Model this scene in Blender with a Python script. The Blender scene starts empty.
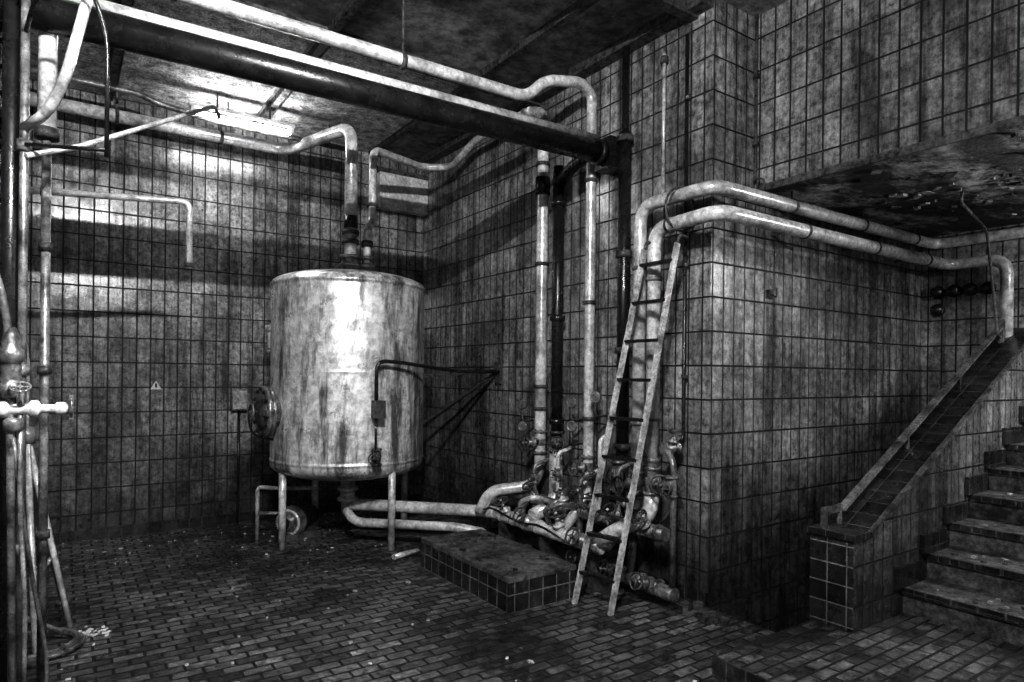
import bpy, math, random
from mathutils import Vector, Matrix
random.seed(7)
scene = bpy.context.scene

# ------------------------------------------------------------------ materials
def new_mat(name):
    m = bpy.data.materials.new(name); m.use_nodes = True
    nt = m.node_tree; nt.nodes.clear()
    out = nt.nodes.new('ShaderNodeOutputMaterial')
    b = nt.nodes.new('ShaderNodeBsdfPrincipled')
    nt.links.new(b.outputs[0], out.inputs[0])
    return m, nt, b
def g(v): return (v, v, v, 1)
def noise(nt, scale, detail=6, rough=0.6, stretch=None, coord='Object'):
    tc = nt.nodes.new('ShaderNodeTexCoord')
    mp = nt.nodes.new('ShaderNodeMapping')
    if stretch: mp.inputs['Scale'].default_value = stretch
    n = nt.nodes.new('ShaderNodeTexNoise')
    n.inputs['Scale'].default_value = scale
    n.inputs['Detail'].default_value = detail
    n.inputs['Roughness'].default_value = rough
    nt.links.new(tc.outputs[coord], mp.inputs[0]); nt.links.new(mp.outputs[0], n.inputs['Vector'])
    return n.outputs['Fac']
def ramp(nt, src, p0, v0, p1, v1):
    r = nt.nodes.new('ShaderNodeMapRange')
    r.inputs[1].default_value = p0; r.inputs[2].default_value = p1
    r.inputs[3].default_value = v0; r.inputs[4].default_value = v1
    nt.links.new(src, r.inputs[0]); return r.outputs[0]
def mul(nt, a, b, op='MULTIPLY'):
    m = nt.nodes.new('ShaderNodeMath'); m.operation = op
    for i, s in enumerate((a, b)):
        if isinstance(s, (int, float)): m.inputs[i].default_value = s
        else: nt.links.new(s, m.inputs[i])
    return m.outputs[0]
def bump(nt, h, strength, dist, bsdf):
    bp = nt.nodes.new('ShaderNodeBump'); bp.inputs['Strength'].default_value = strength
    bp.inputs['Distance'].default_value = dist
    nt.links.new(h, bp.inputs['Height']); nt.links.new(bp.outputs[0], bsdf.inputs['Normal'])

def tile_mat(name, bw, bh, offset, c1, c2, mortar, rough=(0.2, 0.5), msize=0.006, stain=(0.3, 1.1), fine=(0.45,1.25), bumpd=0.004, streak=0.5, hfine=0.5, zgrime=None):
    m, nt, b = new_mat(name)
    tc = nt.nodes.new('ShaderNodeTexCoord')
    br = nt.nodes.new('ShaderNodeTexBrick')
    br.offset = offset; br.squash = 1.0
    br.inputs['Scale'].default_value = 1
    br.inputs['Brick Width'].default_value = bw; br.inputs['Row Height'].default_value = bh
    br.inputs['Mortar Size'].default_value = msize; br.inputs['Mortar Smooth'].default_value = 0.3
    br.inputs['Color1'].default_value = g(c1); br.inputs['Color2'].default_value = g(c2)
    br.inputs['Mortar'].default_value = g(mortar)
    nt.links.new(tc.outputs['UV'], br.inputs['Vector'])
    s1 = ramp(nt, noise(nt, 1.1, 9, 0.72), 0.38, stain[0], 0.58, stain[1])
    s2 = ramp(nt, noise(nt, 18, 8, 0.8), 0.36, fine[0], 0.62, fine[1])
    f = mul(nt, s1, s2)
    if streak:
        s3 = ramp(nt, noise(nt, 1, 8, 0.78, (6, 6, 0.5)), 0.40, streak, 0.55, 1.1)
        f = mul(nt, f, s3)
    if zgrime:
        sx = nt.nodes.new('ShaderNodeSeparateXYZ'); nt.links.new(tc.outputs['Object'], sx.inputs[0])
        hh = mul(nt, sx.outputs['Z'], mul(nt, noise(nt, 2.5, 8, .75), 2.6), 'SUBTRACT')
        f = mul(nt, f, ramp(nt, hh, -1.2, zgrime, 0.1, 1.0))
    mix = nt.nodes.new('ShaderNodeMix'); mix.data_type = 'RGBA'; mix.blend_type = 'MULTIPLY'
    mix.inputs[0].default_value = 1
    cmb = nt.nodes.new('ShaderNodeCombineColor')
    for i in range(3): nt.links.new(f, cmb.inputs[i])
    nt.links.new(br.outputs['Color'], mix.inputs[6]); nt.links.new(cmb.outputs[0], mix.inputs[7])
    nt.links.new(mix.outputs[2], b.inputs['Base Color'])
    rr = ramp(nt, noise(nt, 5, 6, 0.7), 0.35, rough[0], 0.65, rough[1])
    rr = mul(nt, rr, mul(nt, br.outputs['Fac'], 0.5), 'ADD')
    nt.links.new(rr, b.inputs['Roughness'])
    h = mul(nt, mul(nt, 1.0, br.outputs['Fac'], 'SUBTRACT'), mul(nt, noise(nt, 9, 7, 0.7), hfine), 'ADD')
    bump(nt, h, 1.0, bumpd, b)
    return m

def grunge(name, dark, light, rough=(0.35, 0.7), metal=0.0, scale=6, p=(0.38, 0.6), stretch=None, bumps=0.3, fine=0.5, bdist=0.01):
    m, nt, b = new_mat(name)
    f = ramp(nt, noise(nt, scale, 9, 0.72, stretch), p[0], dark, p[1], light)
    if fine: f = mul(nt, f, ramp(nt, noise(nt, scale * 6, 6, 0.75), 0.36, fine, 0.6, 1.1))
    cmb = nt.nodes.new('ShaderNodeCombineColor')
    for i in range(3): nt.links.new(f, cmb.inputs[i])
    nt.links.new(cmb.outputs[0], b.inputs['Base Color'])
    nt.links.new(ramp(nt, noise(nt, scale * 2, 5), 0.35, rough[1], 0.65, rough[0]), b.inputs['Roughness'])
    b.inputs['Metallic'].default_value = metal
    if bumps: bump(nt, noise(nt, scale * 5, 8, 0.7), bumps, bdist, b)
    return m
def emis(name, s):
    m = bpy.data.materials.new(name); m.use_nodes = True
    nt = m.node_tree; nt.nodes.clear()
    o = nt.nodes.new('ShaderNodeOutputMaterial'); e = nt.nodes.new('ShaderNodeEmission')
    e.inputs[0].default_value = (1, 1, 1, 1); e.inputs[1].default_value = s
    nt.links.new(e.outputs[0], o.inputs[0]); return m

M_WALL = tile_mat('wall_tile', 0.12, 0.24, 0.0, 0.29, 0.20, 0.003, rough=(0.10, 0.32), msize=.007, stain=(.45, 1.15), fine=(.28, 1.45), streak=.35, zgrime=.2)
M_FLOOR = tile_mat('floor_paver', 0.16, 0.08, 0.5, 0.13, 0.03, 0.002, rough=(0.06, 0.32), msize=0.009, stain=(0.15, 1.25), fine=(0.1, 1.9), bumpd=0.011, streak=0, hfine=1.8)
M_DTILE = tile_mat('dark_tile', 0.12, 0.12, 0.0, 0.05, 0.015, 0.24, rough=(0.12, 0.35), msize=0.005, streak=.5)
M_CAP = tile_mat('dark_cap_tile', 0.12, 0.24, 0.0, 0.04, 0.015, 0.08, rough=(0.15, 0.4), msize=0.004, streak=.5)
M_STEP = grunge('worn_concrete_step', 0.010, 0.17, scale=5, rough=(0.3, 0.8), bumps=1.0, fine=.12, bdist=.02)
M_CEIL = grunge('ceiling_board', 0.10, 0.42, scale=1.6, rough=(0.7, 0.95), bumps=1.0, fine=.3, bdist=.02)
M_SPRAY = grunge('sprayed_insulation', 0.2, 0.95, scale=9, rough=(0.8, 0.95), bumps=1.0, fine=.25, bdist=.03)
M_PEEL = grunge('crumbling_concrete', 0.015, 0.75, scale=1.7, p=(0.49, 0.62), rough=(0.5, 0.9), bumps=1.0, stretch=(0.6, 1.4, 1), fine=.1, bdist=.08)
M_PLAST = grunge('plaster', 0.4, 0.75, scale=4, rough=(0.7, 0.9))
M_PIPE = grunge('painted_pipe', 0.22, 0.68, scale=3.5, rough=(0.16, 0.36), metal=.2, p=(0.36, 0.56), bumps=0.2, fine=.5)
M_PIPE2 = grunge('grey_pipe', 0.03, 0.30, scale=8, rough=(0.2, 0.45), metal=0.35)
M_BRASS = grunge('dull_brass', 0.08, 0.40, scale=10, rough=(0.2, 0.4), metal=0.6)
M_DARK = grunge('black_pipe', 0.004, 0.020, scale=8, rough=(0.2, 0.4), bumps=0.2)
M_IRON = grunge('rusty_iron', 0.01, 0.12, scale=14, rough=(0.35, 0.8), metal=0.3, bumps=0.5)
M_TANK = grunge('tank_steel', 0.16, 0.86, scale=2.4, rough=(0.25, 0.42), metal=0.5, p=(0.40, 0.53), stretch=(2.8, 2.8, 0.45), bumps=0.25, fine=.5)
M_WOOD = grunge('ladder_rail', 0.12, 0.55, scale=9, rough=(0.3, 0.6))
M_CHIP = grunge('debris_chip', 0.15, 0.6, scale=12)
M_RUB = grunge('dark_rubble', 0.02, 0.14, scale=12)
M_WHITE = grunge('enamel_white', 0.5, 0.7, scale=5, bumps=0)
E_KEY = emis('tube_key', 4600); E_BACK = emis('tube_back', 130); E_ST = emis('tube_stair', 800)

# ------------------------------------------------------------------ mesh builder
class B:
    def __init__(s, name):
        s.name = name; s.v = []; s.f = []; s.m = []; s.sm = []; s.mats = []
    def mi(s, mat):
        if mat not in s.mats: s.mats.append(mat)
        return s.mats.index(mat)
    def face(s, idx, mat, smooth=False):
        s.f.append(idx); s.m.append(s.mi(mat)); s.sm.append(smooth)
    def box(s, a, b, mat, rot=None, bottom=None):
        o = len(s.v)
        P = [Vector((x, y, z)) for z in (a[2], b[2]) for y in (a[1], b[1]) for x in (a[0], b[0])]
        if rot:
            c = sum(P, Vector()) / 8
            P = [c + rot @ (p - c) for p in P]
        s.v += P
        for i, q in enumerate([(0, 2, 3, 1), (4, 5, 7, 6), (0, 1, 5, 4), (2, 6, 7, 3), (0, 4, 6, 2), (1, 3, 7, 5)]):
            s.face([o + k for k in q], bottom if (bottom and i == 0) else mat)
        return s
    def bar(s, p0, p1, w, h, mat, side=None):
        p0 = Vector(p0); p1 = Vector(p1); d = (p1 - p0).normalized()
        side = Vector(side) if side else (Vector((0, 0, 1)) if abs(d.z) < .9 else Vector((1, 0, 0)))
        a = (side - d * side.dot(d)).normalized(); c = d.cross(a)
        o = len(s.v)
        for p in (p0, p1):
            for i, j in ((-1, -1), (1, -1), (1, 1), (-1, 1)):
                s.v.append(p + a * i * w / 2 + c * j * h / 2)
        for q in [(0, 3, 2, 1), (4, 5, 6, 7), (0, 1, 5, 4), (1, 2, 6, 5), (2, 3, 7, 6), (3, 0, 4, 7)]:
            s.face([o + k for k in q], mat)
        return s
    def prism_y(s, poly, y0, y1, mat, topmat=None, endmat=None):
        o = len(s.v); n = len(poly)
        for y in (y0, y1):
            for x, z in poly: s.v.append(Vector((x, y, z)))
        s.face([o + i for i in range(n)], mat); s.face([o + n + i for i in range(n)][::-1], mat)
        for i in range(n):
            j = (i + 1) % n
            dx = poly[j][0] - poly[i][0]
            mm = mat
            if abs(dx) > 1e-5 and i > 0 and topmat: mm = topmat
            if abs(dx) < 1e-5 and endmat: mm = endmat
            s.face([o + j, o + i, o + n + i, o + n + j], mm)
        return s
    def tube(s, pts, r, mat, bend=0.1, seg=14, cap=True):
        P = [Vector(p) for p in pts]; Q = [P[0]]
        for i in range(1, len(P) - 1):
            a = P[i - 1] - P[i]; b = P[i + 1] - P[i]
            t = min(bend, a.length * .48, b.length * .48)
            p0 = P[i] + a.normalized() * t; p2 = P[i] + b.normalized() * t
            for k in range(8):
                u = k / 7
                Q.append(p0 * (1 - u) ** 2 + P[i] * 2 * u * (1 - u) + p2 * u * u)
        Q.append(P[-1])
        o = len(s.v); n = len(Q)
        T = []
        for i in range(n):
            T.append((Q[min(i + 1, n - 1)] - Q[max(i - 1, 0)]).normalized())
        ref = Vector((0, 0, 1)) if abs(T[0].z) < .9 else Vector((1, 0, 0))
        N = (ref - T[0] * ref.dot(T[0])).normalized()
        for i in range(n):
            if i: N = (N - T[i] * N.dot(T[i])).normalized()
            C = T[i].cross(N)
            for k in range(seg):
                a = 2 * math.pi * k / seg
                s.v.append(Q[i] + (N * math.cos(a) + C * math.sin(a)) * r)
        for i in range(n - 1):
            for k in range(seg):
                k2 = (k + 1) % seg
                s.face([o + i * seg + k, o + i * seg + k2, o + (i + 1) * seg + k2, o + (i + 1) * seg + k], mat, True)
        if cap:
            s.face([o + k for k in range(seg)][::-1], mat); s.face([o + (n - 1) * seg + k for k in range(seg)], mat)
        return s
    def lathe(s, c, axis, prof, mat, seg=24, smooth=True):
        c = Vector(c); d = Vector(axis).normalized()
        ref = Vector((0, 0, 1)) if abs(d.z) < .9 else Vector((1, 0, 0))
        a = (ref - d * ref.dot(d)).normalized(); b = d.cross(a)
        o = len(s.v)
        for r, h in prof:
            for k in range(seg):
                t = 2 * math.pi * k / seg
                s.v.append(c + d * h + (a * math.cos(t) + b * math.sin(t)) * max(r, 1e-4))
        for i in range(len(prof) - 1):
            flat = abs(prof[i][1] - prof[i + 1][1]) < 1e-6
            for k in range(seg):
                k2 = (k + 1) % seg
                s.face([o + i * seg + k, o + i * seg + k2, o + (i + 1) * seg + k2, o + (i + 1) * seg + k], mat, smooth and not flat)
        s.face([o + k for k in range(seg)][::-1], mat)
        n = len(prof) - 1
        s.face([o + n * seg + k for k in range(seg)], mat)
        return s
    def cyl(s, p0, p1, r, mat, seg=16):
        p0 = Vector(p0); p1 = Vector(p1); L = (p1 - p0).length
        return s.lathe(p0, p1 - p0, [(r, 0), (r, L)], mat, seg)
    def collar(s, p, axis, r, w, mat, seg=18):
        d = Vector(axis).normalized(); p = Vector(p)
        return s.cyl(p - d * w / 2, p + d * w / 2, r, mat, seg)
    def torus(s, c, axis, R, r, mat, seg=24, ts=8):
        c = Vector(c); d = Vector(axis).normalized()
        ref = Vector((0, 0, 1)) if abs(d.z) < .9 else Vector((1, 0, 0))
        a = (ref - d * ref.dot(d)).normalized(); b = d.cross(a); o = len(s.v)
        for k in range(seg):
            t = 2 * math.pi * k / seg; e = a * math.cos(t) + b * math.sin(t)
            for j in range(ts):
                q = 2 * math.pi * j / ts
                s.v.append(c + e * (R + r * math.cos(q)) + d * r * math.sin(q))
        for k in range(seg):
            for j in range(ts):
                k2 = (k + 1) % seg; j2 = (j + 1) % ts
                s.face([o + k * ts + j, o + k2 * ts + j, o + k2 * ts + j2, o + k * ts + j2], mat, True)
        return s
    def wheel(s, c, axis, R, mat):
        s.torus(c, axis, R, R * .13, mat, 22, 6)
        d = Vector(axis).normalized(); ref = Vector((0, 0, 1)) if abs(d.z) < .9 else Vector((1, 0, 0))
        a = (ref - d * ref.dot(d)).normalized(); b = d.cross(a); c = Vector(c)
        for e in (a, b): s.cyl(c - e * R, c + e * R, R * .09, mat, 6)
        s.collar(c, d, R * .25, R * .3, mat, 10)
        return s
    def valve(s, p, axis, up, k=1.0, mat=None, wm=None):
        mat = mat or M_PIPE2; wm = wm or M_IRON
        p = Vector(p); ax = Vector(axis).normalized(); up = Vector(up).normalized()
        pr = [(.075, -.12), (.075, -.095), (.045, -.09), (.05, -.06), (.068, 0), (.05, .06), (.045, .09), (.075, .095), (.075, .12)]
        s.lathe(p, ax, [(r * k, h * k) for r, h in pr], mat, 18)
        s.lathe(p, up, [(r * k, h * k) for r, h in [(.045, .0), (.045, .08), (.06, .082), (.06, .1), (.03, .105), (.025, .15), (.012, .155), (.012, .22)]], mat, 14)
        s.wheel(p + up * .2 * k, up, .075 * k, wm)
        for e in (-.108, .108):
            ref = Vector((0, 0, 1)) if abs(ax.z) < .9 else Vector((1, 0, 0))
            a = (ref - ax * ref.dot(ax)).normalized(); b = ax.cross(a)
            for q in range(6):
                t = q * math.pi / 3
                c = p + ax * e * k + (a * math.cos(t) + b * math.sin(t)) * .062 * k
                s.cyl(c - ax * .02 * k, c + ax * .02 * k, .008 * k, wm, 6)
        return s
    def done(s):
        me = bpy.data.meshes.new(s.name)
        me.from_pydata([tuple(p) for p in s.v], [], s.f)
        for m in s.mats: me.materials.append(m)
        me.polygons.foreach_set('material_index', s.m)
        me.polygons.foreach_set('use_smooth', s.sm)
        me.update()
        uv = me.uv_layers.new(name='UVMap')
        for p in me.polygons:
            n = p.normal; ax = max(range(3), key=lambda i: abs(n[i]))
            for li in p.loop_indices:
                c = me.vertices[me.loops[li].vertex_index].co
                uv.data[li].uv = (c.y, c.z) if ax == 0 else ((c.x, c.z) if ax == 1 else (c.x, c.y))
        ob = bpy.data.objects.new(s.name, me); scene.collection.objects.link(ob)
        return ob

XA = 3.7; YB = 2.93; YW = 7.33; XC = 4.17; XD = 6.88; ZC = 4.25; ZS = 2.97
# ------------------------------------------------------------------ room shell
f = B('floor')
f.box((-1.3, -3, -.2), (XA, YW, 0), M_FLOOR)
f.box((XA, -3, -.2), (XD, 2.27, 0), M_FLOOR)
f.done()
B('floor_platform').box((2.9, -3, 0), (XD, 2.25, .10), M_FLOOR).done()
b = B('trim_platform_edge')
b.box((2.885, -3, 0.0), (2.9, 2.25, .10), M_CAP); b.done()
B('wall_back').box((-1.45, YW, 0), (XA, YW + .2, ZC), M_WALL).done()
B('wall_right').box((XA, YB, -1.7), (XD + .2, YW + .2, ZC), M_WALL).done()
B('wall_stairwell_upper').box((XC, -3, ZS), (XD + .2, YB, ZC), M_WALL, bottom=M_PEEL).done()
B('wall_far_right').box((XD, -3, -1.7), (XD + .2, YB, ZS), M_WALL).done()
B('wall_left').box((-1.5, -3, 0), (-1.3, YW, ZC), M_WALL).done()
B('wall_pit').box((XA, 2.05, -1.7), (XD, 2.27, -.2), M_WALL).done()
B('floor_pit').box((XA - .2, 2.27, -1.8), (XD, YB, -1.7), M_FLOOR).done()
c = B('ceiling')
c.box((-1.5, -3, ZC), (XD + .2, YW + .2, ZC + .2), M_CEIL)
c.done()
t = B('trim_ceiling_ribs')
for x in (0.35, 1.68, 3.0):
    t.box((x - .03, -3, ZC - .06), (x + .03, YW, ZC), M_IRON)
for y in (1.2, 3.1, 4.95):
    t.box((-1.3, y - .04, ZC - .10), (XA, y + .04, ZC - .0), M_IRON)
t.box((XA - .12, YB, ZC - .08), (XA, YW, ZC), M_IRON)
t.box((-1.3, 5.0, ZC - .03), (.3, 7.3, ZC), M_SPRAY).box((.4, 5.0, ZC - .03), (1.6, 7.3, ZC), M_SPRAY).box((1.75, 5.0, ZC - .03), (2.95, 7.3, ZC), M_SPRAY)
t.done()
B('trim_bulkhead').box((3.07, YW - .12, 3.57), (XA, YW, 4.0), M_PLAST).box((3.04, YW - .14, 3.99), (XA, YW, 4.04), M_IRON).done()
B('baseboard_back').box((-1.3, YW - .015, 0), (XA, YW, .1), M_CAP).done()
B('baseboard_right').box((XA - .015, YB, 0), (XA, YW - .015, .1), M_CAP).done()
te = B('trim_soffit_edge')
te.box((XC - .015, -3, ZS - .02), (XC, YB, ZS + .03), M_IRON)
for i in range(160):
    x = random.gauss(5.3, .5); y = random.uniform(.2, 2.6); w_ = random.uniform(.015, .06)
    if not (XC + .1 < x < XD - .3): continue
    te.box((x, y, ZS - random.uniform(.004, .02)), (x + w_, y + w_ * random.uniform(.6, 2.5), ZS), random.choice([M_CHIP, M_PEEL, M_STEP]), rot=Matrix.Rotation(random.uniform(0, 3), 3, 'Z'))
te.done()

SL = .49
poly = [(3.85, .10), (3.85, .657), (4.02, .657), (XD, .657 + SL * (XD - 4.02)), (XD, .10)]
hw = B('stair_half_wall')
hw.prism_y(poly[::-1], 2.0, 2.27, M_WALL, topmat=M_CAP, endmat=M_DTILE)
hw.box((3.83, 1.985, .64), (4.04, 2.285, .675), M_CAP)
hw.bar((4.03, 1.995, .665), (XD, 1.995, .665 + SL * (XD - 4.03)), .02, .03, M_STEP)
hw.done()

st = B('staircase')
N = 8
for i in range(N):
    x0 = 4.46 + .34 * i
    if x0 > XD - .05: break
    z = .27 + .165 * i
    st.box((x0, .3, .10), (min(x0 + .34, XD), 1.999, z - .045), M_STEP)
    st.box((x0 - .025, .3, z - .045), (min(x0 + .34, XD), 1.999, z), M_STEP)
    for k in range(12):
        st.box((x0 - .028, .32 + k * .14, z - .04), (x0 - .02, .32 + k * .14 + .128, z - .004), M_CAP)
    st.box((x0 - .1, 1.975, z), (min(x0 + .24, XD), 1.998, z + .13), M_CAP)
for i in range(120):
    k = random.randrange(6); x = 4.46 + .34 * k + random.uniform(.0, .26); y = random.uniform(.9, 1.9); s_ = random.uniform(.008, .03)
    st.box((x, y, .27 + .165 * k), (x + s_, y + s_, .27 + .165 * k + s_ * .5), random.choice([M_RUB, M_CHIP]), rot=Matrix.Rotation(random.uniform(0, 3), 3, 'Z'))
st.done()
ps = B('stairwell_steps')
for i in range(8):
    ps.box((3.75 + i * .3, 2.28, -1.7), (4.05 + i * .3, 2.92, -.35 - i * .165), M_STEP)
ps.done()

hr = B('stair_handrail')
def zr(x): return .657 + SL * (x - 4.02) + .13
yr = 2.2
hr.bar((3.88, yr, .657), (3.88, yr, .78), .03, .03, M_IRON)
hr.bar((3.86, yr, .78), (4.10, yr, .78), .045, .02, M_PIPE2)
hr.bar((4.08, yr, .77), (6.62, yr, zr(6.62)), .02, .05, M_PIPE2)
for x in (4.06, 4.95, 5.8, 6.6):
    hr.bar((x, yr, .657 + SL * max(0, x - 4.02) - .01), (x, yr, zr(max(x, 4.05))), .022, .022, M_PIPE2)
hr.bar((6.62, yr, zr(6.62) - .2), (6.62, yr, zr(6.62) + .06), .03, .05, M_PIPE2)
hr.done()

# ------------------------------------------------------------------ tank
TX, TY, R = 2.27, 6.03, .71
tk = B('storage_tank')
prof = []
for i in range(11):
    a = math.pi / 2 * i / 10
    prof.append((R * math.sin(a), .76 - .16 * math.cos(a)))
prof += [(R, .775), (R, .79), (R + .005, .794), (R + .005, .81), (R, .814), (R, .83), (R, 1.2), (R, 1.58), (R, 1.60), (R + .001, 1.604), (R + .001, 1.616), (R, 1.62), (R, 1.645), (R, 2.0), (R, 2.38), (R, 2.40), (R + .010, 2.404), (R + .010, 2.425), (R, 2.43)]
for i in range(1, 11):
    a = math.pi / 2 * i / 10
    prof.append((R * math.cos(a), 2.43 + .13 * math.sin(a)))
tk.lathe((TX, TY, 0), (0, 0, 1), prof, M_TANK, 72)
D = Vector((.569, .822, 0)); Rr = Vector((.822, -.569, 0))
T0 = Vector((TX, TY, 0))
for (l, dd) in ((.50, -.42), (-.47, -.45), (-.45, .45), (.47, .45)):
    p = T0 + Rr * l + D * dd
    tk.tube([p + Vector((0, 0, .0)), p + Vector((0, 0, .85))], .034, M_PIPE, seg=12)
    tk.collar(p + Vector((0, 0, .01)), (0, 0, 1), .07, .02, M_IRON)
tk.lathe((TX, TY, .28), (0, 0, 1), [(.06, 0), (.06, .1), (.10, .101), (.10, .13), (.07, .131), (.07, .2), (.1, .201), (.1, .23), (.07, .231), (.07, .36)], M_PIPE, 20)
n = (-Rr * .80 - D * .60).normalized()
mc = T0 + n * (R - .08) + Vector((0, 0, 1.25))
tk.lathe(mc, n, [(.17, 0), (.17, .11), (.225, .112), (.225, .14), (.2, .142), (.2, .15), (.23, .152), (.23, .18), (.18, .185)], M_BRASS, 32)
tk.lathe(mc, n, [(.165, .18), (.165, .19), (.12, .215), (.0, .22)], M_IRON, 32)
sd = Vector((-n.y, n.x, 0))
for q in range(12):
    a = q * math.pi / 6
    c = mc + n * .16 + (sd * math.cos(a) + Vector((0, 0, 1)) * math.sin(a)) * .203
    tk.cyl(c - n * .04, c + n * .045, .015, M_DARK, 8)
tk.bar(mc + n * .2 + sd * .25, mc + n * .2 - sd * .25, .05, .02, M_PIPE2)
tk.wheel(mc + n * .27, n, .07, M_PIPE2); tk.cyl(mc + n * .19, mc + n * .29, .015, M_IRON, 8)
tk.tube([mc + n * .2 + Vector((0, 0, .12)), mc + n * .30, mc + n * .27 + Vector((0, 0, -.2)), mc + n * .08 + Vector((0, 0, -.25))], .01, M_DARK, bend=.1, seg=8)
gz = T0 - Rr * (R + .04) - D * .05
tk.tube([gz + Vector((0, 0, 1.80)) + Rr * .1, gz + Vector((0, 0, 1.80)), gz + Vector((0, 0, 2.02)), gz + Vector((0, 0, 2.02)) + Rr * .1], .018, M_PIPE, bend=.03, seg=8)
tk.collar(gz + Vector((0, 0, 1.80)), (0, 0, 1), .04, .07, M_PIPE2); tk.collar(gz + Vector((0, 0, 2.02)), (0, 0, 1), .04, .06, M_PIPE)
for (x, y, r) in ((TX, TY, .075), (TX + .15, TY - .05, .045)):
    tk.lathe((x, y, 2.5), (0, 0, 1), [(r, 0), (r, .12), (r + .03, .121), (r + .03, .15), (r + .005, .151), (r + .005, .2), (r + .03, .201), (r + .03, .23), (r, .231)], M_IRON, 20)
fp = T0 - D * .60 + Rr * .41
tk.valve(fp + Vector((0, 0, .88)) - D * .06, (0, 0, 1), -D, .6, mat=M_IRON)
tk.cyl(fp + Vector((0, 0, .88)) + D * .1, fp + Vector((0, 0, .88)) - D * .06, .02, M_IRON, 10)
tk.box((fp.x - .08, fp.y - .13, 1.22), (fp.x + .01, fp.y - .03, 1.37), M_IRON)
tk.done()

arm = B('swing_arm_bracket')
az = 1.63
fq = fp - D * .10
arm.tube([(XA, 5.55, az), (3.1, 5.40, az), (fq.x + .22, fq.y + .0, az + .07), (fq.x, fq.y, az + .08), (fq.x, fq.y, 1.37)], .017, M_DARK, bend=.09, seg=8)
arm.tube([(fq.x, fq.y, 1.22), (fq.x, fq.y, .95)], .010, M_DARK, seg=6)
arm.bar((XA - .02, 5.58, az + .02), (2.98, 5.86, az - .05), .03, .03, M_DARK)
arm.bar((XA - .02, 5.58, az), (2.95, 5.9, 1.08), .025, .025, M_DARK)
arm.box((XA - .03, 5.52, az - .12), (XA, 5.62, az + .1), M_IRON)
arm.done()

r = B('tank_riser_pipe')
r.tube([(TX, TY, 2.7), (TX, TY, 3.97), (1.95, 7.08, 3.97), (-1.29, 7.08, 3.97)], .060, M_PIPE, bend=.16, seg=18)
for z in (2.86, 2.95): r.collar((TX, TY, z), (0, 0, 1), .08, .04, M_IRON)
r.collar((TX, TY, 3.05), (0, 0, 1), .066, .12, M_DARK)
for x in (-.6, .4, 1.3): r.collar((x, 7.08, 3.97), (1, 0, 0), .073, .03, M_IRON).bar((x, 7.08, 3.97), (x, 7.08, ZC), .02, .02, M_IRON)
r.done()
r = B('vent_pipe')
r.tube([(TX + .15, TY - .05, 2.7), (TX + .15, TY - .05, 3.0), (TX + .22, TY + .0, 3.1), (TX + .22, TY, 3.8), (3.2, TY + .35, 3.85), (3.46, 6.2, 3.85), (3.46, 5.7, 4.0), (3.50, 4.8, 4.02)], .038, M_PIPE, bend=.1)
r.collar((TX + .22, TY, 3.25), (0, 0, 1), .06, .03, M_IRON); r.collar((TX + .15, TY - .05, 2.85), (0, 0, 1), .055, .06, M_IRON)
r.done()
r = B('conduit_pipe')
r.tube([(-1.29, 6.75, 4.10), (.55, 6.75, 4.10), (.7, 6.75, 4.05), (1.2, 6.75, 4.0), (2.6, 6.75, 4.0)], .028, M_PIPE2, bend=.05, seg=10)
for x in (0, 1.3, 2.3): r.bar((x, 6.75, 4.0), (x, 6.75, ZC), .012, .012, M_IRON)
r.done()

r = B('overhead_black_pipe')
r.tube([(-.35, 3.83, 3.30), (3.52, 3.83, 3.36)], .083, M_DARK, seg=20)
r.collar((3.45, 3.83, 3.36), (1, 0, 0), .10, .05, M_DARK); r.collar((-.33, 3.83, 3.3), (1, 0, 0), .1, .04, M_DARK)
r.box((3.5, 3.74, 3.24), (XA, 3.92, 3.48), M_DARK)
r.done()
r = B('overhead_pipe')
r.tube([(3.45, 3.88, 3.475), (-.04, 3.88, 3.42)], .044, M_PIPE, seg=16)
r.tube([(-.07, 3.90, ZC), (-.07, 3.90, 2.75)], .040, M_PIPE, seg=16)
r.tube([(-.07, 3.90, 2.75), (-.07, 3.90, 0)], .020, M_PIPE2, seg=12)
for z in (2.75, 3.3, 3.6): r.collar((-.07, 3.90, z), (0, 0, 1), .052, .05, M_IRON)
for z in (.8, 1.6, 2.2): r.collar((-.07, 3.90, z), (0, 0, 1), .030, .04, M_IRON)
r.done()

r = B('riser_pipe')
r.tube([(3.50, 4.9, 4.02), (3.55, 4.67, 3.98), (3.55, 4.67, .75), (3.5, 4.72, .6), (3.2, 4.95, .55), (3.12, 5.0, .36)], .052, M_PIPE, bend=.12, seg=16)
r.collar((3.55, 4.67, 3.3), (0, 0, 1), .066, .16, M_DARK); r.collar((3.55, 4.67, 3.5), (0, 0, 1), .065, .03, M_IRON)
for z in (2.6, 1.5, 1.3): r.collar((3.55, 4.67, z), (0, 0, 1), .066, .03, M_IRON)
r.valve((3.55, 4.67, 1.0), (0, 0, 1), (-1, 0, 0), .9)
r.done()
r = B('black_riser_pipe')
r.tube([(3.55, 4.44, 3.42), (3.55, 4.44, .95)], .05, M_DARK, seg=16)
r.tube([(3.55, 4.44, 3.28), (3.55, 4.2, 3.40), (3.52, 3.83, 3.38)], .05, M_DARK, bend=.1)
for z in (3.1, 2.1, 1.2): r.collar((3.55, 4.44, z), (0, 0, 1), .068, .05, M_DARK)
r.tube([(3.55, 4.44, .97), (3.55, 4.44, .5), (3.3, 4.44, .4)], .06, M_PIPE, bend=.1)
r.valve((3.55, 4.44, 1.02), (0, 0, 1), (-.6, -.8, 0), .8)
r.done()
r = B('drop_pipe')
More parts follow.
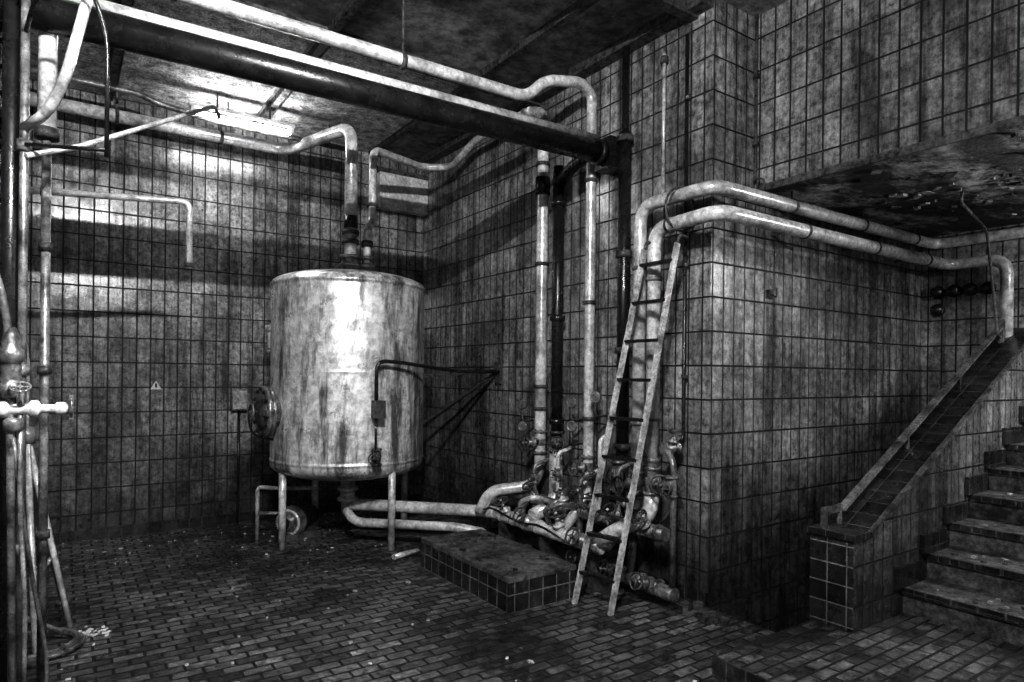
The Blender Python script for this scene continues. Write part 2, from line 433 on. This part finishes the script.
r.tube([(-1.29, 4.10, 3.72), (2.95, 4.10, 3.76), (3.1, 4.06, 3.92), (3.45, 4.03, 3.98), (3.56, 4.03, 3.9), (3.56, 4.03, .62), (3.3, 4.03, .36)], .043, M_PIPE, bend=.1, seg=16)
for x in (.5, 1.9): r.collar((x, 4.10, 3.74), (1, 0, 0), .055, .03, M_IRON).bar((x, 4.10, 3.74), (x, 4.10, ZC), .014, .014, M_IRON)
for z in (3.2, 2.2, 1.25): r.collar((3.56, 4.03, z), (0, 0, 1), .054, .03, M_IRON)
r.valve((3.56, 4.03, .85), (0, 0, 1), (-1, 0, 0), .8)
r.done()
r = B('black_riser_pipe')
r.tube([(3.6, 3.68, ZC - .08), (3.6, 3.68, .6), (3.45, 3.68, .45)], .03, M_DARK, bend=.1, seg=12)
r.tube([(3.6, 3.68, 3.5), (3.6, 3.68, 1.0)], .05, M_DARK, seg=14)
for z in (3.45, 2.55, 1.8, 1.05): r.collar((3.6, 3.68, z), (0, 0, 1), .066, .05, M_IRON)
r.valve((3.56, 3.68, .85), (0, 0, 1), (-.8, -.6, 0), .8)
r.done()
r = B('thin_riser_pipe')
r.tube([(3.66, 3.34, 4.0), (3.66, 3.34, 2.95)], .014, M_PIPE, seg=8)
r.collar((3.66, 3.34, 3.95), (0, 0, 1), .03, .05, M_IRON)
r.done()
r = B('thin_riser_pipe')
r.tube([(3.66, 3.125, 4.05), (3.66, 3.125, 1.15), (3.55, 3.125, 1.1)], .013, M_DARK, bend=.05, seg=8)
for z in (3.6, 2.4, 1.6): r.collar((3.67, 3.125, z), (0, 0, 1), .025, .03, M_IRON)
r.done()
r = B('corner_conduit')
r.tube([(4.15, 2.9, ZC), (4.15, 2.9, 3.05), (4.1, 2.86, 2.95)], .013, M_IRON, bend=.04, seg=8)
for z in (3.3, 3.8): r.collar((4.15, 2.9, z), (0, 0, 1), .022, .03, M_IRON)
r.torus((4.1, 2.84, 2.98), (1, 0, 0), .05, .008, M_IRON)
r.done()

r = B('insulated_pipe')
r.tube([(3.52, 3.43, .62), (3.52, 3.43, 2.86), (3.52, 2.76, 2.86), (6.70, 2.76, 2.86), (6.70, -2.5, 2.86)], .048, M_PIPE, bend=.14, seg=18)
for z in (.95, 1.25, 2.4): r.collar((3.52, 3.43, z), (0, 0, 1), .058, .03, M_PIPE2)
for x in (4.4, 5.4, 6.3): r.collar((x, 2.76, 2.86), (1, 0, 0), .054, .025, M_IRON).bar((x, 2.76, 2.86), (x, 2.76, ZS), .015, .015, M_IRON)
r.done()
r = B('insulated_pipe')
r.tube([(3.50, 3.27, .72), (3.50, 3.27, 2.66), (3.44, 2.66, 2.66), (6.74, 2.66, 2.66), (6.74, 2.2, 2.66), (6.74, 2.2, 1.76)], .050, M_PIPE, bend=.14, seg=18)
for z in (1.0, 1.3, 2.3): r.collar((3.5, 3.27, z), (0, 0, 1), .06, .03, M_PIPE2)
for x in (4.4, 5.4, 6.3): r.collar((x, 2.66, 2.66), (1, 0, 0), .056, .025, M_IRON).bar((x, 2.68, 2.68), (x, YB, 2.68), .015, .015, M_IRON)
for y in (3.12, 2.95): r.collar((3.49, y, 2.66), (0, 1, 0), .058, .02, M_IRON)
r.torus((3.52, 3.05, 2.76), (0, 1, 0), .15, .008, M_IRON)
r.done()
r = B('thin_rail_pipe')
r.tube([(5.3, 2.0, ZS), (5.4, 2.05, 2.9), (6.3, 2.2, 2.85), (6.55, 2.2, 2.0), (6.6, 2.2, 1.95)], .011, M_PIPE2, bend=.12, seg=8)
r.done()
r = B('wall_cable_glands')
for y in (2.79, 2.65, 2.52, 2.38):
    r.lathe((XD, y, 2.43), (-1, 0, 0), [(.06, 0), (.06, .03), (.045, .035), (.045, .07), (.0, .075)], M_DARK, 16)
r.lathe((XD, 2.79, 2.26), (-1, 0, 0), [(.06, 0), (.06, .03), (.045, .035), (.045, .07), (.0, .075)], M_DARK, 16)
r.done()
r = B('wall_hook'); r.box((4.35, YB - .02, 2.2), (4.42, YB, 2.26), M_IRON); r.tube([(4.385, YB - .01, 2.23), (4.385, YB - .06, 2.2), (4.385, YB - .06, 2.27)], .007, M_IRON, bend=.02, seg=6); r.done()

# ------------------------------------------------------------------ manifold
mf = B('pipe_manifold')
mf.tube([(TX, TY, .34), (TX + .15, TY - .12, .34), (3.05, 5.25, .34), (3.27, 5.0, .34), (3.27, 3.55, .34)], .058, M_PIPE, bend=.1, seg=16)
mf.tube([(TX - .05, TY - .1, .30), (TX - .02, TY - .25, .22), (2.95, 5.1, .22), (3.12, 4.95, .18), (3.12, 4.93, .14), (3.15, 3.75, .14)], .043, M_PIPE, bend=.1, seg=14)
mf.tube([(3.46, 5.3, .12), (3.46, 5.3, .5), (3.46, 3.1, .5)], .05, M_PIPE2, bend=.1, seg=14)
mf.tube([(3.42, 4.9, .16), (3.42, 3.05, .12), (3.42, 2.98, .12)], .05, M_PIPE2, bend=.1, seg=14)
for y, up in ((4.75, (-.5, 0, .9)), (4.40, (-.8, 0, .6)), (4.02, (-.3, 0, 1)), (3.7, (-.9, 0, .4))):
    mf.valve((3.27, y, .34), (0, 1, 0), up, .85, mat=(M_PIPE if y > 4.0 else M_PIPE2))
for y, up in ((4.6, (-.6, 0, 1)), (4.2, (-.3, 0, 1)), (3.85, (-.2, 0, 1)), (3.55, (-.8, 0, .7)), (3.25, (-.7, 0, .7))):
    mf.valve((3.46, y, .5), (0, 1, 0), up, .8, mat=(M_PIPE if y in (4.2, 3.55) else M_PIPE2))
for y in (3.55, 3.2, 3.9): mf.valve((3.42, y, .14), (0, 1, 0), (-1, 0, .3), .75, mat=M_PIPE2)
for y in (4.7, 4.3, 3.95): mf.collar((3.14, y, .15), (0, 1, 0), .065, .03, M_IRON)
for y in (4.6, 4.0, 3.4):
    mf.tube([(3.27, y + .1, .34), (3.46, y + .1, .5)], .035, M_PIPE2, seg=10)
    mf.tube([(3.42, y, .14), (3.46, y, .5)], .03, M_IRON, seg=10)
    mf.box((3.22, y + .2, 0), (3.5, y + .24, .28), M_IRON)
for i, (y, zt, xo) in enumerate(((4.55, .82, 3.40), (4.25, .95, 3.42), (3.92, .78, 3.38), (3.8, 1.1, 3.48), (3.55, .9, 3.44), (3.36, .75, 3.36))):
    mf.tube([(3.46, y, .52), (xo, y, .60), (xo, y, zt), (3.55, y - .02, zt + .04)], .018, M_PIPE if i % 2 else M_PIPE2, bend=.04, seg=8)
    mf.valve((xo, y, (zt + .6) / 2), (0, 0, 1), (-.8, -.5 + .2 * i, .1), .42, mat=M_PIPE2)
for i, y in enumerate((4.5, 4.15, 3.62)):
    mf.tube([(3.27, y, .38), (3.20, y, .52), (3.28, y - .12, .58), (3.44, y - .14, .52)], .022, M_PIPE2 if i else M_PIPE, bend=.05, seg=8)
mf.tube([(3.1, 4.9, .40), (3.05, 4.7, .46), (3.15, 4.4, .36), (3.12, 4.1, .42), (3.2, 3.8, .3)], .010, M_DARK, bend=.2, seg=6)
mf.tube([(3.6, 3.1, 1.1), (3.45, 3.1, 1.1), (3.42, 3.0, 1.02), (3.42, 3.0, .15)], .022, M_PIPE2, bend=.06, seg=10)
mf.valve((3.50, 3.1, 1.1), (1, 0, 0), (0, -.3, 1), .6, mat=M_BRASS); mf.valve((3.42, 3.02, .85), (0, 0, 1), (-1, -.3, 0), .6)
mf.valve((3.5, 3.27, .85), (0, 0, 1), (-.5, -.9, 0), .85); mf.valve((3.52, 3.43, .8), (0, 0, 1), (-1, .2, 0), .85)
mf.tube([(3.5, 3.27, .75), (3.48, 3.27, .6), (3.3, 3.4, .5), (3.27, 3.6, .36)], .056, M_PIPE, bend=.1)
mf.tube([(2.7, 5.15, .03), (3.0, 5.0, .08), (3.12, 4.9, .14)], .03, M_PIPE, bend=.05)
mf.tube([(2.62, 5.22, .03), (2.35, 5.15, .03)], .025, M_PIPE, seg=8)
mf.done()

gz = B('pressure_gauge')
def gauge(x, y, z):
    gz.tube([(3.6, y, z - .12), (x, y, z - .12), (x, y, z - .02)], .009, M_IRON, bend=.03, seg=8)
    gz.torus((x, y, z + .03), (-.85, -.5, 0), .038, .009, M_BRASS, 20, 6)
    gz.lathe((x, y, z + .03), (-.85, -.5, 0), [(.036, -.01), (.036, .003)], M_PIPE2, 20)
for y, z in ((4.85, 1.3), (4.15, 1.35), (3.86, 1.4), (4.85, 1.1), (4.15, 1.15)): gauge(3.48, y, z)
gz.done()

p = B('tiled_plinth')
p.box((2.47, 3.58, 0), (3.05, 4.86, .205), M_DTILE)
p.box((2.465, 3.575, .205), (3.055, 4.865, .24), M_STEP)
p.done()
p = B('plinth_rubble')
for i in range(60):
    x = random.uniform(2.5, 2.98); y = random.uniform(3.65, 4.78); s_ = random.uniform(.01, .035)
    p.box((x, y, .24), (x + s_, y + s_ * random.uniform(.6, 2), .24 + s_ * .4), random.choice([M_RUB, M_IRON, M_DARK]), rot=Matrix.Rotation(random.uniform(0, 3), 3, 'Z'))
p.done()

ld = B('leaning_ladder')
a0 = Vector((2.97, 3.49, 0)); a1 = Vector((3.40, 3.27, 2.50)); b0 = Vector((3.03, 3.19, 0)); b1 = Vector((3.40, 2.97, 2.50))
ld.bar(a0, a1, .042, .02, M_WOOD, side=(1, 0, 0)); ld.bar(b0, b1, .042, .02, M_WOOD, side=(1, 0, 0))
for i in range(9):
    t_ = .09 + i * .108
    ld.bar(a0.lerp(a1, t_), b0.lerp(b1, t_), .045, .022, M_DARK, side=(1, 0, 0))
for q, e in ((a1, 1), (b1, 1)):
    ld.tube([q, q + Vector((.02, 0, .06)), q + Vector((.1, 0, .05))], .012, M_IRON, bend=.03, seg=6)
ld.done()

w = B('warning_sign')
w.v += [Vector((.72, YW - .006, 1.42)), Vector((.82, YW - .006, 1.42)), Vector((.77, YW - .006, 1.51)), Vector((.72, YW, 1.42)), Vector((.82, YW, 1.42)), Vector((.77, YW, 1.51))]
w.face([0, 1, 2], M_PIPE)
for i in range(3): w.face([i, i + 3, (i + 1) % 3 + 3, (i + 1) % 3], M_DARK)
w.face([3, 5, 4], M_DARK)
w.box((.762, YW - .009, 1.44), (.778, YW - .006, 1.48), M_DARK)
w.done()
w = B('junction_box'); w.box((1.46, YW - .09, 1.2), (1.62, YW, 1.42), M_PIPE2); w.box((1.475, YW - .10, 1.215), (1.605, YW - .09, 1.405), M_PIPE); w.tube([(1.54, YW - .04, 1.2), (1.54, YW - .04, 0)], .012, M_DARK, seg=8); w.done()
w = B('wall_vent_grille'); w.box((3.0, YW - .04, .25), (3.4, YW, .55), M_IRON)
for i in range(7): w.box((3.03, YW - .06, .28 + i * .036), (3.37, YW - .04, .295 + i * .036), M_PIPE2)
w.done()
pm = B('floor_pump')
pa = Vector((-.75, -.66, 0)).normalized()
pc = Vector((1.88, 6.42, .16))
pm.lathe(pc, pa, [(.08, -.3), (.10, -.29), (.10, .0), (.15, .01), (.15, .05), (.13, .06), (.13, .10), (.10, .12), (.06, .121), (.06, .16)], M_PIPE2, 28)
pm.torus(pc + pa * .11, pa, .115, .016, M_PIPE, 26, 8)
pm.collar(pc + pa * .15, pa, .05, .04, M_DARK)
pm.box((pc.x - .14, pc.y - .12, 0), (pc.x + .22, pc.y + .14, .06), M_IRON)
pm.tube([(1.55, 6.5, 0), (1.55, 6.5, .5), (1.75, 6.3, .5), (1.98, 6.2, .5)], .020, M_PIPE, bend=.05, seg=8)
pm.tube([(1.55, 6.5, .25), (1.8, 6.35, .25)], .018, M_PIPE2, seg=8)
pm.done()

# ------------------------------------------------------------------ left cluster
l = B('cable_tray')
for x in (-.40, -.20): l.bar((x, 5.0, 0), (x, 5.0, ZC), .03, .06, M_IRON, side=(1, 0, 0))
for i in range(26): l.bar((-.4, 5.0, .1 + i * .16), (-.2, 5.0, .1 + i * .16), .03, .02, M_IRON)
for i in range(5): l.tube([(-.37 + i * .033, 5.03, 0), (-.37 + i * .033 + .005, 5.03, 2.2), (-.37 + i * .033, 5.03, ZC)], .012, M_DARK, bend=.3, seg=6)
l.box((-.42, 5.06, 0), (-.21, 5.09, ZC), M_DARK)
l.done()
l = B('spout_pipe')
l.tube([(-.3, 5.0, 2.70), (.72, 5.0, 2.78), (.72, 5.0, 2.32)], .022, M_PIPE, bend=.06, seg=12)
l.collar((.72, 5.0, 2.34), (0, 0, 1), .030, .03, M_IRON); l.collar((-.1, 5.0, 2.716), (1, 0, 0), .034, .04, M_IRON); l.done()
l = B('standpipe')
l.tube([(-.147, 3.63, 0), (-.147, 3.63, ZC - .01)], .018, M_PIPE2, seg=10)
l.tube([(-.20, 3.75, 0), (-.20, 3.75, ZC - .01)], .035, M_DARK, seg=10)
for z in (.8, 1.6, 2.6, 3.3): l.collar((-.147, 3.63, z), (0, 0, 1), .03, .05, M_PIPE2)
l.tube([(.22, 3.4, 3.9), (.0, 3.4, 2.85), (-.06, 3.48, 2.72), (-.147, 3.63, 2.68)], .022, M_PIPE, bend=.08, seg=10)
l.tube([(.15, 3.3, 2.52), (.15, 3.3, 3.05), (.08, 3.3, 3.25), (-.1, 3.4, 3.2), (-.147, 3.63, 3.1)], .009, M_DARK, bend=.12, seg=8)
l.tube([(-.14, 3.6, 2.55), (.05, 3.72, 2.66), (.76, 4.5, 3.28), (.80, 4.55, 3.31), (.83, 4.58, 3.25)], .013, M_PIPE, bend=.04, seg=8)
l.tube([(-.14, 3.6, 2.6), (.15, 3.3, 2.55)], .009, M_DARK, seg=6)
l.done()
l = B('hose_bib_valve')
l.tube([(-.13, 2.9, .0), (-.15, 2.9, 1.5), (-.16, 2.9, 1.8), (-.26, 2.9, 2.2)], .013, M_PIPE2, bend=.1, seg=10)
l.tube([(-.10, 2.85, .0), (-.10, 2.85, .8), (-.12, 2.9, 1.1), (-.12, 2.9, 1.45)], .008, M_PIPE2, bend=.1, seg=8)
l.lathe((-.148, 2.9, 1.50), (0, 0, 1), [(.02, 0), (.036, .01), (.036, .05), (.028, .055), (.032, .07), (.028, .09), (.032, .11), (.028, .125), (.038, .13), (.038, .17), (.028, .18), (.028, .21), (.014, .25)], M_BRASS, 14)
l.lathe((-.14, 2.9, 1.38), (0, 0, 1), [(.02, 0), (.03, .01), (.03, .04), (.02, .05)], M_PIPE2, 14)
l.tube([(-.4, 2.9, 1.46), (.0, 2.9, 1.46)], .012, M_PIPE2, seg=10)
l.lathe((-.2, 2.9, 1.46), (1, 0, 0), [(.015, 0), (.030, .01), (.030, .04), (.020, .05), (.020, .1), (.032, .11), (.032, .13), (.016, .14), (.016, .18), (.024, .185), (.024, .21), (.012, .22)], M_PIPE, 14)
l.cyl((-.12, 2.9, 1.46), (-.12, 2.86, 1.53), .012, M_BRASS, 8); l.wheel((-.12, 2.855, 1.54), (0, -.5, .8), .03, M_PIPE2)
l.bar((.03, 2.9, 1.42), (.03, 2.9, 1.51), .014, .014, M_BRASS); l.bar((.03, 2.87, 1.465), (.03, 2.93, 1.465), .012, .012, M_BRASS)
l.torus((.03, 2.9, 1.465), (1, 0, 0), .028, .006, M_BRASS)
l.tube([(-.14, 2.88, 1.36), (-.10, 3.05, .9), (-.03, 3.3, .35), (-.08, 3.35, .0)], .008, M_PIPE2, bend=.3, seg=8)
l.done()
l = B('pipe_stand')
tp = Vector((-.17, 4.85, 1.21))
for q in ((.02, 5.4, 0), (-.10, 4.35, 0), (.06, 4.8, 0), (-.45, 4.9, 0)):
    l.tube([tp, q], .018, M_PIPE, seg=8)
    l.collar((q[0], q[1], .015), (0, 0, 1), .045, .03, M_IRON)
l.tube([(-.02, 5.0, .45), (-.1, 4.55, .45)], .014, M_PIPE, seg=8)
l.collar(tp, (0, 0, 1), .045, .10, M_PIPE2)
l.tube([(-.17, 4.85, 1.15), (-.17, 4.85, 1.7), (-.27, 4.6, 2.1)], .014, M_PIPE, bend=.1, seg=8)
l.done()
l = B('coiled_hose')
pts = []
for i in range(60):
    a = i * .35; pts.append((-.12 + .22 * math.cos(a) * (1 + .1 * math.sin(a * .3)), 4.55 + .2 * math.sin(a), .02 + i * .0006))
l.tube(pts, .014, M_PIPE2, bend=.02, seg=8)
l.tube([(-.35, 4.4, .5), (-.2, 4.5, .25), (.02, 4.72, .03)], .015, M_PIPE, bend=.1, seg=8)
l.done()

d = B('floor_debris')
for i in range(420):
    if random.random() < .45:
        x = random.uniform(-.2, 3.2); y = random.uniform(6.2, 7.28)
    else:
        x = random.uniform(-.2, 2.85); y = random.uniform(1.8, 7.2)
    if 2.4 < x < 3.12 and 3.5 < y < 4.95: continue
    s_ = random.uniform(.006, .020)
    d.box((x, y, 0.0), (x + s_, y + s_ * random.uniform(.5, 2.2), random.uniform(.003, .01)), random.choice([M_CHIP, M_RUB, M_IRON]), rot=Matrix.Rotation(random.uniform(0, 3), 3, 'Z'))
for i in range(24):
    x = .17 + random.gauss(0, .04); y = 4.71 + random.gauss(0, .04)
    d.box((x, y, 0), (x + .03, y + .02, .006), M_WHITE, rot=Matrix.Rotation(random.uniform(0, 3), 3, 'Z'))
for i in range(24):
    x = random.uniform(3.45, 3.64); y = random.uniform(2.35, 2.95); s_ = random.uniform(.02, .06)
    d.box((x, y, 0), (x + s_ * .6, y + s_, s_ * .6), M_IRON, rot=Matrix.Rotation(random.uniform(0, 3), 3, 'Z'))
d.done()

# ------------------------------------------------------------------ lamps
def tube_lamp(name, x0, x1, y, z, em, along='x', top=None, hw=.02):
    q = B(name)
    def P(a, b, c): return (a, b, c) if along == 'x' else (b, a, c)
    def bx(a0, b0, c0, a1, b1, c1, m): q.box(P(a0, b0, c0), P(a1, b1, c1), m)
    bx(x0 - .04, y - hw, z + .05, x1 + .04, y + hw, z + .08, M_WHITE)
    q.cyl(P(x0, y, z), P(x1, y, z), .018, em, 12)
    for x in (x0 - .01, x1 + .01): bx(x - .015, y - .02, z - .02, x + .015, y + .02, z + .05, M_WHITE)
    for x in (x0 + .2, x1 - .2): q.bar(P(x, y, z + .08), P(x, y, top), .015, .015, M_IRON)
    q.done()
tube_lamp('fluorescent_lamp', -.1, .7, .6, 3.9, E_KEY, top=ZC, hw=.05)
tube_lamp('fluorescent_lamp', .98, 1.86, 6.62, 4.0, E_BACK, top=ZC)
tube_lamp('stairwell_lamp', -.1, .8, 6.0, 2.72, E_ST, along='y', top=ZS)

wd = bpy.data.worlds.new('World'); scene.world = wd; wd.use_nodes = True
wd.node_tree.nodes['Background'].inputs[0].default_value = (.8, .8, .8, 1)
wd.node_tree.nodes['Background'].inputs[1].default_value = .2

cam = bpy.data.cameras.new('camera'); co = bpy.data.objects.new('camera', cam); scene.collection.objects.link(co)
cam.sensor_width = 36; cam.lens = 36 * 650 / 1024; cam.shift_y = 34 / 1024; cam.clip_start = .02
co.matrix_world = Matrix.Translation((0, 0, 1.6)) @ Matrix.Rotation(math.radians(-34.7), 4, 'Z') @ Matrix.Rotation(math.radians(90), 4, 'X') @ Matrix.Rotation(math.radians(.6), 4, 'Z')
scene.camera = co
scene.view_settings.view_transform = 'Standard'
scene.view_settings.look = 'None'
scene.view_settings.gamma = 0.78
